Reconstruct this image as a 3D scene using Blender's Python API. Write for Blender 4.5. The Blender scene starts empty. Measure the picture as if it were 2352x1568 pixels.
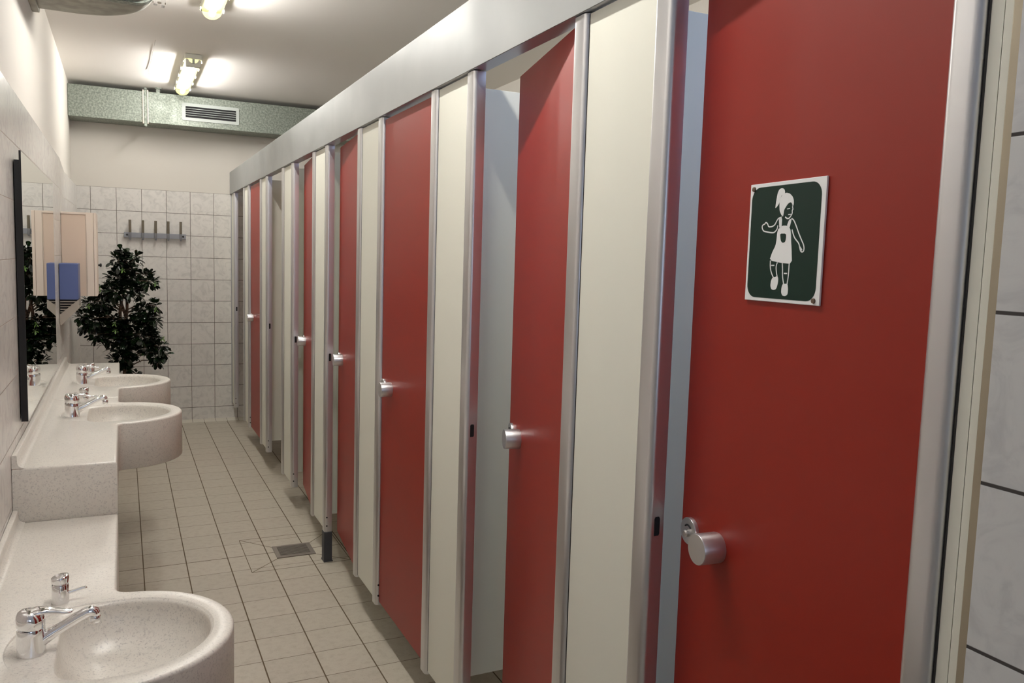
import bpy, bmesh, math, random
from mathutils import Vector, Matrix, Euler
D = bpy.data
S = bpy.context.scene
C = S.collection
PI = math.pi

EXPOSURE = 1.08
DAY = 9.0
DAY2 = 13.0
PLASTER = (210, 206, 198)
CEIL = (240, 237, 233)
WALLT = (216, 213, 208)
WALLM = (192, 190, 186)
FLOORT = (184, 177, 162)
RED = (144, 31, 14)
CREAM = (226, 226, 214)
STONE = (220, 216, 208)
DIFF = 3.6
TUBE = 82.0
TUBEK = (0.80, 0.9, 1.05)
TUBEC = (1.0, 0.965, 0.92)
# ------------------------------------------------------------------ camera
cam_d = D.cameras.new('camera')
cam = D.objects.new('camera', cam_d)
C.objects.link(cam)
S.camera = cam
cam_d.sensor_width = 36.0
cam_d.sensor_fit = 'HORIZONTAL'
cam_d.lens = 36.0 * 1869.55 / 2352.0
cam_d.clip_start = 0.02
YAW, PITCH, ROLL = 0.447244361, 0.0980331369, -0.0297288218
fw = Vector((math.sin(YAW) * math.cos(PITCH), math.cos(YAW) * math.cos(PITCH), -math.sin(PITCH)))
rt = Vector((math.cos(YAW), -math.sin(YAW), 0))
dn = fw.cross(rt)
r2 = math.cos(ROLL) * rt + math.sin(ROLL) * dn
d2 = -math.sin(ROLL) * rt + math.cos(ROLL) * dn
mat = Matrix((r2, -d2, -fw)).transposed()
cam.matrix_world = Matrix.Translation((0, 0, 1.58)) @ mat.to_4x4()

# ------------------------------------------------------------------ world, window daylight, exposure
W = D.worlds.new('world'); S.world = W; W.use_nodes = True
W.node_tree.nodes['Background'].inputs[0].default_value = (0.62, 0.75, 1.0, 1)
W.node_tree.nodes['Background'].inputs[1].default_value = 1.0
S.view_settings.view_transform = 'Standard'
S.view_settings.look = 'None'
S.view_settings.gamma = 1
S.view_settings.use_curve_mapping = False
S.view_settings.exposure = EXPOSURE
S.cycles.max_bounces = 10
S.cycles.diffuse_bounces = 6
S.cycles.glossy_bounces = 5
S.cycles.sample_clamp_indirect = 6.0
S.cycles.use_denoising = True

def window_light(x, z, sx, sz, energy, y=-2.12, side=False):      # daylight just outside a window pane, shining in along +Y
    day = D.lights.new('window_daylight', 'AREA'); day.shape = 'RECTANGLE'; day.size = sx; day.size_y = sz
    day.energy = energy; day.color = (0.42, 0.58, 1.0)
    o = D.objects.new('window_daylight', day); C.objects.link(o)
    o.location = (x, y, z); o.rotation_euler = (PI / 2, 0, PI / 2 if side else PI)
window_light(0.30, 1.65, 0.85, 1.15, DAY)
window_light(2.88, 2.575, 1.95, 0.5, DAY2, 0.45, True)

# ------------------------------------------------------------------ materials
def newmat(name, color=(0.8, 0.8, 0.8), rough=0.5, metal=0.0, spec=0.5, emit=None, es=0.0):
    m = D.materials.new(name); m.use_nodes = True
    b = m.node_tree.nodes['Principled BSDF']
    b.inputs['Base Color'].default_value = (*color, 1)
    b.inputs['Roughness'].default_value = rough
    b.inputs['Metallic'].default_value = metal
    b.inputs['Specular IOR Level'].default_value = spec
    if emit:
        b.inputs['Emission Color'].default_value = (*emit, 1)
        b.inputs['Emission Strength'].default_value = es
    return m

def srgb(r, g, b):
    f = lambda c: c / 12.92 if c <= 0.04045 else ((c + 0.055) / 1.055) ** 2.4
    return (f(r / 255), f(g / 255), f(b / 255))

class N:
    """small helper to write node graphs"""
    def __init__(s, m):
        s.t = m.node_tree; s.b = s.t.nodes['Principled BSDF']
        s.obj = s.t.nodes.new('ShaderNodeTexCoord').outputs['Object']
    def put(s, sock, v):
        if isinstance(v, (int, float)): sock.default_value = v
        elif isinstance(v, tuple): sock.default_value = v
        else: s.t.links.new(v, sock)
    def math(s, op, a, b=0.0, c=0.0):
        n = s.t.nodes.new('ShaderNodeMath'); n.operation = op
        s.put(n.inputs[0], a); s.put(n.inputs[1], b); s.put(n.inputs[2], c)
        return n.outputs[0]
    def xyz(s):
        n = s.t.nodes.new('ShaderNodeSeparateXYZ'); s.put(n.inputs[0], s.obj); return n.outputs
    def noise(s, scale, detail=3.0, rough=0.5, vec=None, dist=0.0):
        n = s.t.nodes.new('ShaderNodeTexNoise'); s.put(n.inputs['Vector'], vec if vec is not None else s.obj)
        n.inputs['Scale'].default_value = scale; n.inputs['Detail'].default_value = detail
        n.inputs['Roughness'].default_value = rough; n.inputs['Distortion'].default_value = dist
        return n.outputs['Fac']
    def ramp(s, fac, lo, hi, a=0.0, b=1.0):
        n = s.t.nodes.new('ShaderNodeMapRange'); n.interpolation_type = 'SMOOTHSTEP'
        s.put(n.inputs['Value'], fac); n.inputs['From Min'].default_value = lo; n.inputs['From Max'].default_value = hi
        n.inputs['To Min'].default_value = a; n.inputs['To Max'].default_value = b
        return n.outputs['Result']
    def mix(s, fac, a, b):
        n = s.t.nodes.new('ShaderNodeMix'); n.data_type = 'RGBA'
        s.put(n.inputs['Factor'], fac)
        s.put(n.inputs[6], (*a, 1) if isinstance(a, tuple) and len(a) == 3 else a)
        s.put(n.inputs[7], (*b, 1) if isinstance(b, tuple) and len(b) == 3 else b)
        return n.outputs[2]
    def bump(s, h, strength=0.3, dist=0.002):
        n = s.t.nodes.new('ShaderNodeBump'); n.inputs['Strength'].default_value = strength
        n.inputs['Distance'].default_value = dist; s.put(n.inputs['Height'], h)
        s.t.links.new(n.outputs[0], s.b.inputs['Normal'])
    def color(s, c): s.put(s.b.inputs['Base Color'], c)
    def vec(s, x, y, z):
        n = s.t.nodes.new('ShaderNodeCombineXYZ'); s.put(n.inputs[0], x); s.put(n.inputs[1], y); s.put(n.inputs[2], z)
        return n.outputs[0]
    def white(s, v):
        n = s.t.nodes.new('ShaderNodeTexWhiteNoise'); s.put(n.inputs['Vector'], v); return n.outputs['Value']

def tile_mat(name, ax, offs, pitches, widths, tile, joint, rough, marble=None, speck=None, heavy=None, bump=0.4, plain_above=None):
    m = newmat(name, tile, rough); n = N(m); x = n.xyz()
    ds = []; ids = []
    for a, o, p, w in zip(ax, offs, pitches, widths):
        sh = n.math('SUBTRACT', x[a], o)
        d = n.math('PINGPONG', sh, p / 2)
        ds.append(n.ramp(d, w / 2 - 0.0006, w / 2 + 0.0006, 1, 0))
        ids.append(n.math('FLOOR', n.math('DIVIDE', sh, p)))
    mask = n.math('MAXIMUM', ds[0], ds[1])
    if heavy:
        a, o, w = heavy
        d = n.math('ABSOLUTE', n.math('SUBTRACT', x[a], o))
        mask = n.math('MAXIMUM', mask, n.ramp(d, w / 2 - 0.0006, w / 2 + 0.0006, 1, 0))
    cid = n.vec(ids[0], ids[1], 0.0)
    rnd = n.white(cid)
    col = n.mix(n.math('MULTIPLY', rnd, 0.5), tile, tuple(c * 0.88 for c in tile))
    if marble:
        off = n.vec(n.math('MULTIPLY', rnd, 7.0), n.math('MULTIPLY', rnd, 3.0), 0.0)
        vv = n.t.nodes.new('ShaderNodeVectorMath'); vv.operation = 'ADD'
        n.put(vv.inputs[0], n.obj); n.put(vv.inputs[1], off)
        f = n.noise(14.0, 5.0, 0.6, vv.outputs[0], 1.6)
        col = n.mix(n.ramp(f, 0.42, 0.7, 0.0, 0.75), col, marble)
    if speck:
        f = n.noise(260.0, 1.0, 0.5)
        col = n.mix(n.ramp(f, 0.66, 0.72, 0.0, 0.55), col, speck)
        g = n.noise(30.0, 4.0, 0.6)
        col = n.mix(n.ramp(g, 0.4, 0.75, 0.0, 0.25), col, speck)
    col = n.mix(mask, col, joint)
    n.color(col)
    n.put(n.b.inputs['Roughness'], n.ramp(mask, 0.0, 1.0, rough, 0.9))
    n.bump(n.math('SUBTRACT', 1.0, mask), bump, 0.0015)
    return m

M = {}
M['plaster'] = newmat('white_plaster', srgb(*PLASTER), 0.9, 0, 0.2); n = N(M['plaster']); n.bump(n.noise(160, 3), 0.12, 0.002)
M['ceiling'] = newmat('ceiling_paint', srgb(*CEIL), 0.92, 0, 0.2); n = N(M['ceiling']); n.bump(n.noise(90, 3), 0.1, 0.002)
WT, WJ, WM = srgb(*WALLT), srgb(100, 94, 86), srgb(*WALLM)
M['tile_back'] = tile_mat('wall_tile_back', (0, 2), (-0.041, 2.125), (0.2035, 0.2), (0.004, 0.004), WT, WJ, 0.28, marble=WM)
M['tile_left'] = tile_mat('wall_tile_left', (1, 2), (3.12, 2.138), (0.2035, 0.2), (0.002, 0.003), WT, srgb(150, 140, 130), 0.25, marble=WM, bump=0.25)
M['tile_right'] = tile_mat('wall_tile_right', (1, 2), (0.42, 2.138), (0.2035, 0.2), (0.0045, 0.0045), srgb(214, 215, 214), srgb(70, 66, 64), 0.3, marble=srgb(192, 193, 194))
M['tile_floor'] = tile_mat('floor_tile', (0, 1), (0.071, 4.325), (0.1995, 0.198), (0.0052, 0.003), srgb(*FLOORT), srgb(96, 82, 62), 0.42, speck=srgb(128, 112, 92), heavy=(1, 4.325, 0.006))
M['cove'] = tile_mat('cove_tile', (0, 2), (-0.041, 0.5), (0.10175, 1.0), (0.003, 0.0), srgb(205, 200, 186), WJ, 0.3)

M['red'] = newmat('red_laminate', srgb(*RED), 0.40, 0, 0.42); n = N(M['red']); n.bump(n.noise(900, 1), 0.05, 0.0005)
M['cream'] = newmat('cream_laminate', srgb(*CREAM), 0.42, 0, 0.4); n = N(M['cream']); n.bump(n.noise(900, 1), 0.05, 0.0005)
M['alu'] = newmat('satin_aluminium', (0.68, 0.68, 0.69), 0.33, 0.9)
M['alu_dark'] = newmat('dark_anodised_aluminium', (0.55, 0.55, 0.57), 0.3, 0.95)  # one even tone, a darker grey than the posts
M['rail'] = newmat('matt_aluminium_sheet', (0.40, 0.415, 0.415), 0.42, 0.75)
n = N(M['rail']); n.put(n.b.inputs['Roughness'], n.ramp(n.noise(3.0, 4), 0.3, 0.7, 0.38, 0.52)); n.bump(n.noise(5, 3), 0.08, 0.01)
M['profile'] = newmat('beige_metal_profile', srgb(170, 160, 140), 0.4, 0.5)
M['seal_and_gap'] = newmat('black_seal_and_gap_shade', (0.02, 0.02, 0.02), 0.7)
M['dark_plastic'] = newmat('dark_grey_plastic', srgb(60, 61, 66), 0.5)
M['chrome'] = newmat('chrome', (0.86, 0.86, 0.87), 0.07, 1.0)
M['steel'] = newmat('brushed_steel', (0.62, 0.6, 0.58), 0.35, 0.95)
M['drain_steel'] = newmat('dull_steel_grating', srgb(132, 124, 116), 0.45, 0.4)
M['black'] = newmat('black_void', (0.008, 0.008, 0.01), 0.8)
M['mirror'] = newmat('mirror_glass', (0.86, 0.9, 0.87), 0.0, 1.0)
M['black_and_shade'] = newmat('black_parts_and_gap_shade', (0.006, 0.006, 0.007), 0.6)

def speck_mat(name, base, dark, rough=0.3):
    m = newmat(name, base, rough, 0, 0.5); n = N(m)
    f = n.noise(210.0, 2.0, 0.6); g = n.noise(80.0, 3.0, 0.6); h = n.noise(9, 3)
    c = n.mix(n.ramp(f, 0.54, 0.7, 0.0, 0.5), base, dark)
    c = n.mix(n.ramp(g, 0.52, 0.74, 0.0, 0.33), c, dark)
    c = n.mix(n.ramp(h, 0.35, 0.7, 0.0, 0.25), c, tuple(x * 0.86 for x in base))
    n.color(c); return m
M['stone'] = speck_mat('speckled_mineral_composite', srgb(*STONE), srgb(152, 148, 148))
m = M['galv'] = newmat('galvanised_steel', (0.5, 0.52, 0.5), 0.5, 0.55); n = N(m)
f = n.noise(70, 4, 0.7); g = n.noise(9, 3)
n.color(n.mix(n.ramp(f, 0.35, 0.68), srgb(116, 124, 116), srgb(164, 170, 159)))
n.put(n.b.inputs['Roughness'], n.ramp(g, 0.3, 0.7, 0.42, 0.6))
M['duct_dark'] = newmat('dull_grey_duct', srgb(150, 148, 138), 0.5, 0.5)
n = N(M['duct_dark']); n.color(n.mix(n.ramp(n.noise(14, 4), 0.3, 0.7), srgb(140, 138, 128), srgb(165, 163, 152)))
M['grille'] = newmat('grey_grille_paint', srgb(176, 182, 178), 0.5, 0.2)
M['cabinet'] = newmat('pale_pink_beige_paint', srgb(216, 196, 178), 0.5)
M['cabinet_edge'] = newmat('pale_edge_paint', srgb(226, 212, 198), 0.5)
M['blue'] = newmat('blue_plastic', srgb(84, 98, 146), 0.4)
M['grey_plastic'] = newmat('warm_grey_plastic', srgb(160, 152, 142), 0.45)
M['hook_rail'] = newmat('grey_lacquered_rail', srgb(140, 142, 148), 0.4, 0.3)
M['hook_peg'] = newmat('brown_grey_peg', srgb(106, 98, 84), 0.6)
M['leaf'] = newmat('dark_ficus_leaf', srgb(18, 30, 18), 0.22, 0, 0.6)
n = N(M['leaf']); n.color(n.mix(n.ramp(n.noise(22, 3), 0.42, 0.72), srgb(13, 22, 14), srgb(32, 56, 28)))
M['leaf_new'] = newmat('pale_young_leaf', srgb(104, 140, 70), 0.35)
M['bark'] = newmat('brown_bark', srgb(92, 70, 56), 0.85); n = N(M['bark'])
n.color(n.mix(n.ramp(n.noise(40, 4), 0.35, 0.7), srgb(64, 48, 38), srgb(126, 100, 80)))
M['soil'] = newmat('dark_soil', srgb(50, 38, 30), 0.95)
M['pot'] = newmat('terracotta_pot', srgb(150, 90, 66), 0.8)
M['lamp_body'] = newmat('white_lamp_housing', srgb(225, 225, 215), 0.5)
M['lamp_diffuser'] = newmat('glowing_yellow_diffuser', (0.04, 0.036, 0.012), 0.5, emit=(1.0, 0.93, 0.36), es=DIFF)
M['lamp_reflector'] = newmat('glow_tinted_reflector', (0.010, 0.0095, 0.0035), 0.6)  # near-black tint puts the lamp's yellow glow into the plate's colour
M['lamp_tube'] = newmat('glowing_tube', (0.9, 0.9, 0.9), 0.4, emit=TUBEC, es=TUBE)
for i, k in enumerate(TUBEK): M['lamp_tube_%d' % i] = newmat('glowing_tube_%d' % i, (0.9, 0.9, 0.9), 0.4, emit=TUBEC, es=TUBE * k)
m = M['lamp_diffuser']                     # clear ribbed cover with a faint yellow glow: mostly see-through
nt = m.node_tree; tr = nt.nodes.new('ShaderNodeBsdfTransparent'); mx = nt.nodes.new('ShaderNodeMixShader'); mx.inputs[0].default_value = 0.10
nt.links.new(tr.outputs[0], mx.inputs[1]); nt.links.new(nt.nodes['Principled BSDF'].outputs[0], mx.inputs[2]); nt.links.new(mx.outputs[0], nt.nodes['Material Output'].inputs[0])
M['sign_white'] = newmat('white_sign_plastic', srgb(236, 238, 238), 0.35)
M['sign_green'] = newmat('dark_green_sign_print', srgb(6, 42, 32), 0.4, 0, 0.3)
M['screw'] = newmat('dull_screw', srgb(120, 105, 90), 0.4, 0.7)
M['glass'] = newmat('window_glass', (1, 1, 1), 0.0)
nt = M['glass'].node_tree; tr = nt.nodes.new('ShaderNodeBsdfTransparent'); mx = nt.nodes.new('ShaderNodeMixShader'); mx.inputs[0].default_value = 0.06
nt.links.new(tr.outputs[0], mx.inputs[1]); nt.links.new(nt.nodes['Principled BSDF'].outputs[0], mx.inputs[2]); nt.links.new(mx.outputs[0], nt.nodes['Material Output'].inputs[0])
M['window_frame'] = newmat('white_window_frame', srgb(225, 225, 222), 0.4)

# ------------------------------------------------------------------ mesh helpers
def obj(name, bm, m, parent=None, smooth=False, bevel=0.0, segs=2, angle=35):
    me = D.meshes.new(name)
    bmesh.ops.recalc_face_normals(bm, faces=bm.faces)
    bm.to_mesh(me); bm.free()
    ms = m if isinstance(m, (list, tuple)) else [m]
    for q in ms: me.materials.append(q)
    o = D.objects.new(name, me); C.objects.link(o)
    if smooth:
        for p in me.polygons: p.use_smooth = True
        try:
            me.set_sharp_from_angle(angle=math.radians(angle))
        except Exception: pass
    if bevel > 0:
        b = o.modifiers.new('bevel', 'BEVEL'); b.width = bevel; b.segments = segs; b.limit_method = 'ANGLE'; b.angle_limit = math.radians(40)
        for p in me.polygons: p.use_smooth = True
        w = o.modifiers.new('wn', 'WEIGHTED_NORMAL')
    if parent: o.parent = parent
    return o

def bx(x0, x1, y0, y1, z0, z1, bm=None, mi=0):
    bm = bm or bmesh.new()
    v = [bm.verts.new(p) for p in [(x0, y0, z0), (x1, y0, z0), (x1, y1, z0), (x0, y1, z0), (x0, y0, z1), (x1, y0, z1), (x1, y1, z1), (x0, y1, z1)]]
    for f in [(0, 3, 2, 1), (4, 5, 6, 7), (0, 1, 5, 4), (1, 2, 6, 5), (2, 3, 7, 6), (3, 0, 4, 7)]:
        bm.faces.new([v[i] for i in f]).material_index = mi
    return bm

def prism(pts, z0, z1, bm=None, mat4=None, mi=0):
    """polygon pts in a plane (a,b), extruded along c from z0 to z1; mat4 maps (a,b,c) to space"""
    bm = bm or bmesh.new(); T = mat4 or Matrix()
    lo = [bm.verts.new(T @ Vector((a, b, z0))) for a, b in pts]; hi = [bm.verts.new(T @ Vector((a, b, z1))) for a, b in pts]
    n = len(pts)
    bm.faces.new(lo[::-1]).material_index = mi; bm.faces.new(hi).material_index = mi
    for i in range(n): bm.faces.new((lo[i], lo[(i + 1) % n], hi[(i + 1) % n], hi[i])).material_index = mi
    return bm

def rings(loops, bm=None, cap0=True, cap1=True, closed=True, mi=0):
    bm = bm or bmesh.new()
    R = [[bm.verts.new(p) for p in L] for L in loops]
    n = len(R[0])
    for a, b in zip(R, R[1:]):
        for i in range(n if closed else n - 1):
            bm.faces.new((a[i], a[(i + 1) % n], b[(i + 1) % n], b[i])).material_index = mi
    if cap0: bm.faces.new(R[0][::-1]).material_index = mi
    if cap1: bm.faces.new(R[-1]).material_index = mi
    return bm

def lathe(prof, seg=32, T=None, bm=None, mi=0):
    """prof: list of (r, h) ; r=0 ends allowed"""
    T = T or Matrix()
    L = []
    for r, h in prof:
        r = max(r, 1e-5)
        L.append([T @ Vector((r * math.cos(2 * PI * k / seg), r * math.sin(2 * PI * k / seg), h)) for k in range(seg)])
    return rings(L, bm, mi=mi)

def tube(pts, radii, seg=16, bm=None, flat=1.0, up=Vector((0, 0, 1)), mi=0):
    pts = [Vector(p) for p in pts]; L = []
    if isinstance(radii, (int, float)): radii = [radii] * len(pts)
    for i, p in enumerate(pts):
        t = (pts[min(i + 1, len(pts) - 1)] - pts[max(i - 1, 0)]).normalized()
        u = up - t * up.dot(t)
        if u.length < 1e-4: u = Vector((1, 0, 0)) - t * t.x
        u.normalize(); s = t.cross(u)
        L.append([p + radii[i] * (math.cos(2 * PI * k / seg) * s + flat * math.sin(2 * PI * k / seg) * u) for k in range(seg)])
    return rings(L, bm, mi=mi)

def thing(name, label, cat, loc=(0, 0, 0), rotz=0.0, group=None):
    o = D.objects.new(name, None); C.objects.link(o); o.empty_display_size = 0.1
    o.location = loc; o.rotation_euler = (0, 0, rotz); o['label'] = label; o['category'] = cat
    if group: o['group'] = group
    return o
def struct(name, bm, m, **k):
    o = obj(name, bm, m, **k); o['kind'] = 'structure'; return o
def dup(root, loc, label, rotz=None):
    r = root.copy(); C.objects.link(r); r.location = loc; r['label'] = label
    if rotz is not None: r.rotation_euler = (0, 0, rotz)
    for ch in list(root.children):
        c = ch.copy(); C.objects.link(c); c.parent = r
        for g in list(ch.children):
            q = g.copy(); C.objects.link(q); q.parent = c
    return r

# traced outlines of the girl drawing, in plate coordinates 0..1
SIGN_FILLS = {'pony': [(0.3707, 0.7806), (0.3748, 0.8178), (0.3825, 0.864), (0.3932, 0.9097), (0.4146, 0.9375), (0.4499, 0.9433), (0.4792, 0.9312), (0.492, 0.9052), (0.4787, 0.8908), (0.4495, 0.886), (0.4332, 0.8689), (0.4329, 0.8411), (0.4119, 0.8102), (0.3924, 0.7931)], 'hair': [(0.4363, 0.8687), (0.461, 0.8896), (0.5039, 0.9032), (0.5558, 0.892), (0.5944, 0.864), (0.6113, 0.8354), (0.6148, 0.799), (0.6023, 0.7818), (0.591, 0.8099), (0.5726, 0.8223), (0.5416, 0.8138), (0.5149, 0.7884), (0.491, 0.7626), (0.4886, 0.7258), (0.4787, 0.7061), (0.4543, 0.7281), (0.432, 0.7575), (0.4235, 0.814), (0.4279, 0.8462)], 'strapl': [(0.4283, 0.7019), (0.4714, 0.7048), (0.473, 0.611), (0.4434, 0.6078)], 'strapr': [(0.5659, 0.6823), (0.5999, 0.6875), (0.5761, 0.6059), (0.5391, 0.6289)], 'dress': [(0.45, 0.6168), (0.4855, 0.6354), (0.5446, 0.6323), (0.5873, 0.6099), (0.6032, 0.5635), (0.6085, 0.5086), (0.6195, 0.4536), (0.6394, 0.321), (0.4853, 0.3287), (0.3337, 0.3491), (0.3632, 0.4132), (0.4039, 0.4689), (0.4146, 0.5155), (0.4167, 0.5717), (0.4283, 0.6086)], 'pocket': [(0.4591, 0.5698), (0.5391, 0.5682), (0.5399, 0.5295), (0.531, 0.5003), (0.4993, 0.4921), (0.4754, 0.5087), (0.4652, 0.537)], 'shoel': [(0.3909, 0.2064), (0.4289, 0.2095), (0.4505, 0.2219), (0.4707, 0.2005), (0.4687, 0.1582), (0.4532, 0.1156), (0.4241, 0.1008), (0.3853, 0.1046), (0.3671, 0.1328), (0.3707, 0.1757)], 'shoer': [(0.5318, 0.1546), (0.5681, 0.1598), (0.5977, 0.1557), (0.6089, 0.1145), (0.6057, 0.0729), (0.5781, 0.0564), (0.5381, 0.0588), (0.5193, 0.0844), (0.5201, 0.1218)]}
SIGN_LINES = {'face': [(0.6054, 0.8088), (0.5994, 0.782), (0.6097, 0.7631), (0.5964, 0.7532), (0.6039, 0.7345), (0.589, 0.7119), (0.565, 0.6915), (0.5391, 0.6895), (0.5113, 0.7041)], 'eye': [(0.5314, 0.7689), (0.5688, 0.7716)], 'mouth': [(0.5504, 0.7226), (0.5965, 0.7232)], 'arml': [(0.464, 0.7043), (0.4227, 0.6976), (0.3993, 0.6737), (0.3794, 0.6439), (0.3423, 0.6298), (0.2911, 0.6286), (0.279, 0.6559), (0.2493, 0.67), (0.2381, 0.6543), (0.2067, 0.6483), (0.1991, 0.6275), (0.2196, 0.5976), (0.2522, 0.5904), (0.3629, 0.5759), (0.3922, 0.5897), (0.4146, 0.6092), (0.4193, 0.6389)], 'armr': [(0.5968, 0.6895), (0.6267, 0.6759), (0.6525, 0.6428), (0.6938, 0.5776), (0.7402, 0.5129), (0.7712, 0.4761), (0.7815, 0.4402), (0.7699, 0.4182), (0.7437, 0.4188), (0.7275, 0.4434), (0.7122, 0.487), (0.6703, 0.5155), (0.6392, 0.5457), (0.6112, 0.5996)], 'legl1': [(0.3464, 0.347), (0.3479, 0.2994), (0.3633, 0.2518), (0.4019, 0.2046)], 'legl2': [(0.4444, 0.3318), (0.4279, 0.2991), (0.437, 0.252), (0.4527, 0.2144)], 'sockl': [(0.3628, 0.306), (0.4043, 0.3067)], 'legr1': [(0.5108, 0.3266), (0.5206, 0.2708), (0.5221, 0.2243), (0.545, 0.1558)], 'legr2': [(0.602, 0.3222), (0.6029, 0.2524), (0.5981, 0.1972), (0.5904, 0.1556)], 'sockr': [(0.541, 0.243), (0.582, 0.2431)], 'hand': [(0.7246, 0.4597), (0.7549, 0.432)]}

# ------------------------------------------------------------------ room shell
CEILZ, YB, YF, XL, XR = 2.97, 8.098, -2.0, -0.39, 2.76
struct('floor', bx(XL - 0.1, XR + 0.1, YF - 0.1, YB + 0.1, -0.1, 0), M['tile_floor'])
struct('ceiling', bx(XL - 0.1, XR + 0.1, YF - 0.1, YB + 0.1, CEILZ, CEILZ + 0.1), M['ceiling'])
WALLP = [(-2.0, -0.334), (5.75, -0.337), (6.15, -0.350), (6.75, -0.368), (7.3, -0.362), (8.098, -0.350)]
def wallx(y):
    for (a, xa), (b, xb) in zip(WALLP, WALLP[1:]):
        if y <= b: return xa + (xb - xa) * (y - a) / (b - a)
    return WALLP[-1][1]
bm = bx(XL - 0.1, XL, YF - 0.1, YB + 0.1, 0, CEILZ)
prism([(XL, YF)] + [(x, y) for y, x in WALLP] + [(XL, YB)], 0.0, 2.125, bm, mi=1)
struct('wall_left', bm, [M['plaster'], M['tile_left']])
bm = bx(XL - 0.1, XR + 0.1, YB + 0.006, YB + 0.1, 2.125, CEILZ)
bx(XL - 0.1, XR + 0.1, YB, YB + 0.1, 0, 2.125, bm, 1)
struct('wall_back', bm, [M['plaster'], M['tile_back']])
bm = bx(XR, XR + 0.1, YF - 0.1, YB + 0.1, 2.125, 2.3)
bx(XR, XR + 0.1, YF - 0.1, -0.6, 2.3, 2.85, bm); bx(XR, XR + 0.1, 1.5, YB + 0.1, 2.3, 2.85, bm); bx(XR, XR + 0.1, YF - 0.1, YB + 0.1, 2.85, CEILZ, bm)
bx(XR - 0.006, XR + 0.1, YF - 0.1, YB + 0.1, 0, 2.125, bm, 1)
struct('wall_right', bm, [M['plaster'], M['tile_right']])
bm = bmesh.new()
WX = [(-0.15, 0.75, 1.05, 2.25)]
for a, b in [(XL - 0.1, -0.15), (0.75, XR + 0.1)]: bx(a, b, YF - 0.1, YF, 0, CEILZ, bm)
for a, b, z0, z1 in WX:
    bx(a, b, YF - 0.1, YF, 0, z0, bm); bx(a, b, YF - 0.1, YF, z1, CEILZ, bm)
struct('wall_front', bm, M['plaster'])
for i, (a, b, z0, z1) in enumerate(WX):
    bm = bmesh.new()
    for q in [(a, a + 0.05, z0, z1), (b - 0.05, b, z0, z1), (a + 0.05, b - 0.05, z0, z0 + 0.05), (a + 0.05, b - 0.05, z1 - 0.05, z1)]:
        bx(q[0], q[1], YF - 0.08, YF - 0.02, q[2], q[3], bm)
    w1 = struct('window_%d' % (i + 1), bm, M['window_frame'])
    obj('window_pane', bx(a + 0.05, b - 0.05, YF - 0.053, YF - 0.047, z0 + 0.05, z1 - 0.05), M['glass'], w1)
bm = bmesh.new()
for q in [(-0.6, -0.55, 2.3, 2.85), (0.425, 0.475, 2.3, 2.85), (1.45, 1.5, 2.3, 2.85), (-0.55, 1.45, 2.3, 2.34), (-0.55, 1.45, 2.81, 2.85)]:
    bx(XR + 0.02, XR + 0.08, q[0], q[1], q[2], q[3], bm)
w2 = struct('window_2', bm, M['window_frame'])
for a, b in ((-0.55, 0.425), (0.475, 1.45)): obj('window_pane', bx(XR + 0.047, XR + 0.053, a, b, 2.34, 2.81), M['glass'], w2)
struct('wall_entrance', bx(0.905, 1.02, YF, 0.604, 0, 2.33), M['tile_right'])
# sloping cove tiles where the back wall meets the floor
struct('baseboard_back', prism([(8.098, 0), (8.098, 0.012), (8.06, 0.006), (7.995, 0.001), (7.995, 0)], wallx(8.0), XR - 0.006,
       mat4=Matrix(((0, 0, 1, 0), (1, 0, 0, 0), (0, 1, 0, 0), (0, 0, 0, 1)))), M['cove'])

# ------------------------------------------------------------------ cubicle front: pilasters, doors, dividers, head rail
PX = 0.921
H = [0.708, 1.652, 2.595, 3.526, 4.455, 5.385, 6.310, 7.235]
K = [1.281, 2.226, 3.150, 4.095, 5.005, 5.975, 6.900, 7.845]
PW, ZP0, ZP1 = 0.058, 0.150, 2.124
def post_profile(y0, y1):
    r = 0.013; P = []
    for k in range(7):
        a = PI / 2 * k / 6
        P.append((PX + r - r * math.sin(a), y0 + r - r * math.cos(a)))
    P = P[:]                                            # near rounded corner
    for k in range(7):
        a = PI / 2 * k / 6
        P.append((PX + r - r * math.cos(a), y1 - r + r * math.sin(a)))
    return [(PX + 0.038, y0)] + P + [(PX + 0.038, y1)]
def post(y0, y1, t, lab=None):
    cy = t.location.y
    o = obj('post', prism([(x - PX, y - cy) for x, y in post_profile(y0, y1)], ZP0, ZP1), M['alu'], t, smooth=True, angle=50)
    return o
def keep(s, t):
    cy = t.location.y - s
    o = obj('lock_keep', prism([(-0.004 + 0.004 * math.cos(a) * 1 + 0.0, 0.0 + 0.0) for a in ()] or
        [(0.016, 1.05), (0.026, 1.05), (0.028, 1.054), (0.028, 1.084), (0.026, 1.088), (0.018, 1.088), (0.016, 1.084)], -0.0012, 0.002,
        mat4=Matrix(((1, 0, 0, 0), (0, 0, 1, -cy), (0, 1, 0, 0), (0, 0, 0, 1)))), M['black'], t)
    for z in (0.19, 0.235):
        obj('jamb_screw', lathe([(0, -0.0015), (0.004, -0.0015), (0.004, 0.001), (0, 0.001)], 12,
            Matrix(((1, 0, 0, 0.012), (0, 0, 1, -cy), (0, -1, 0, z), (0, 0, 0, 1)))), M['black_and_shade'], t)
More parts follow.
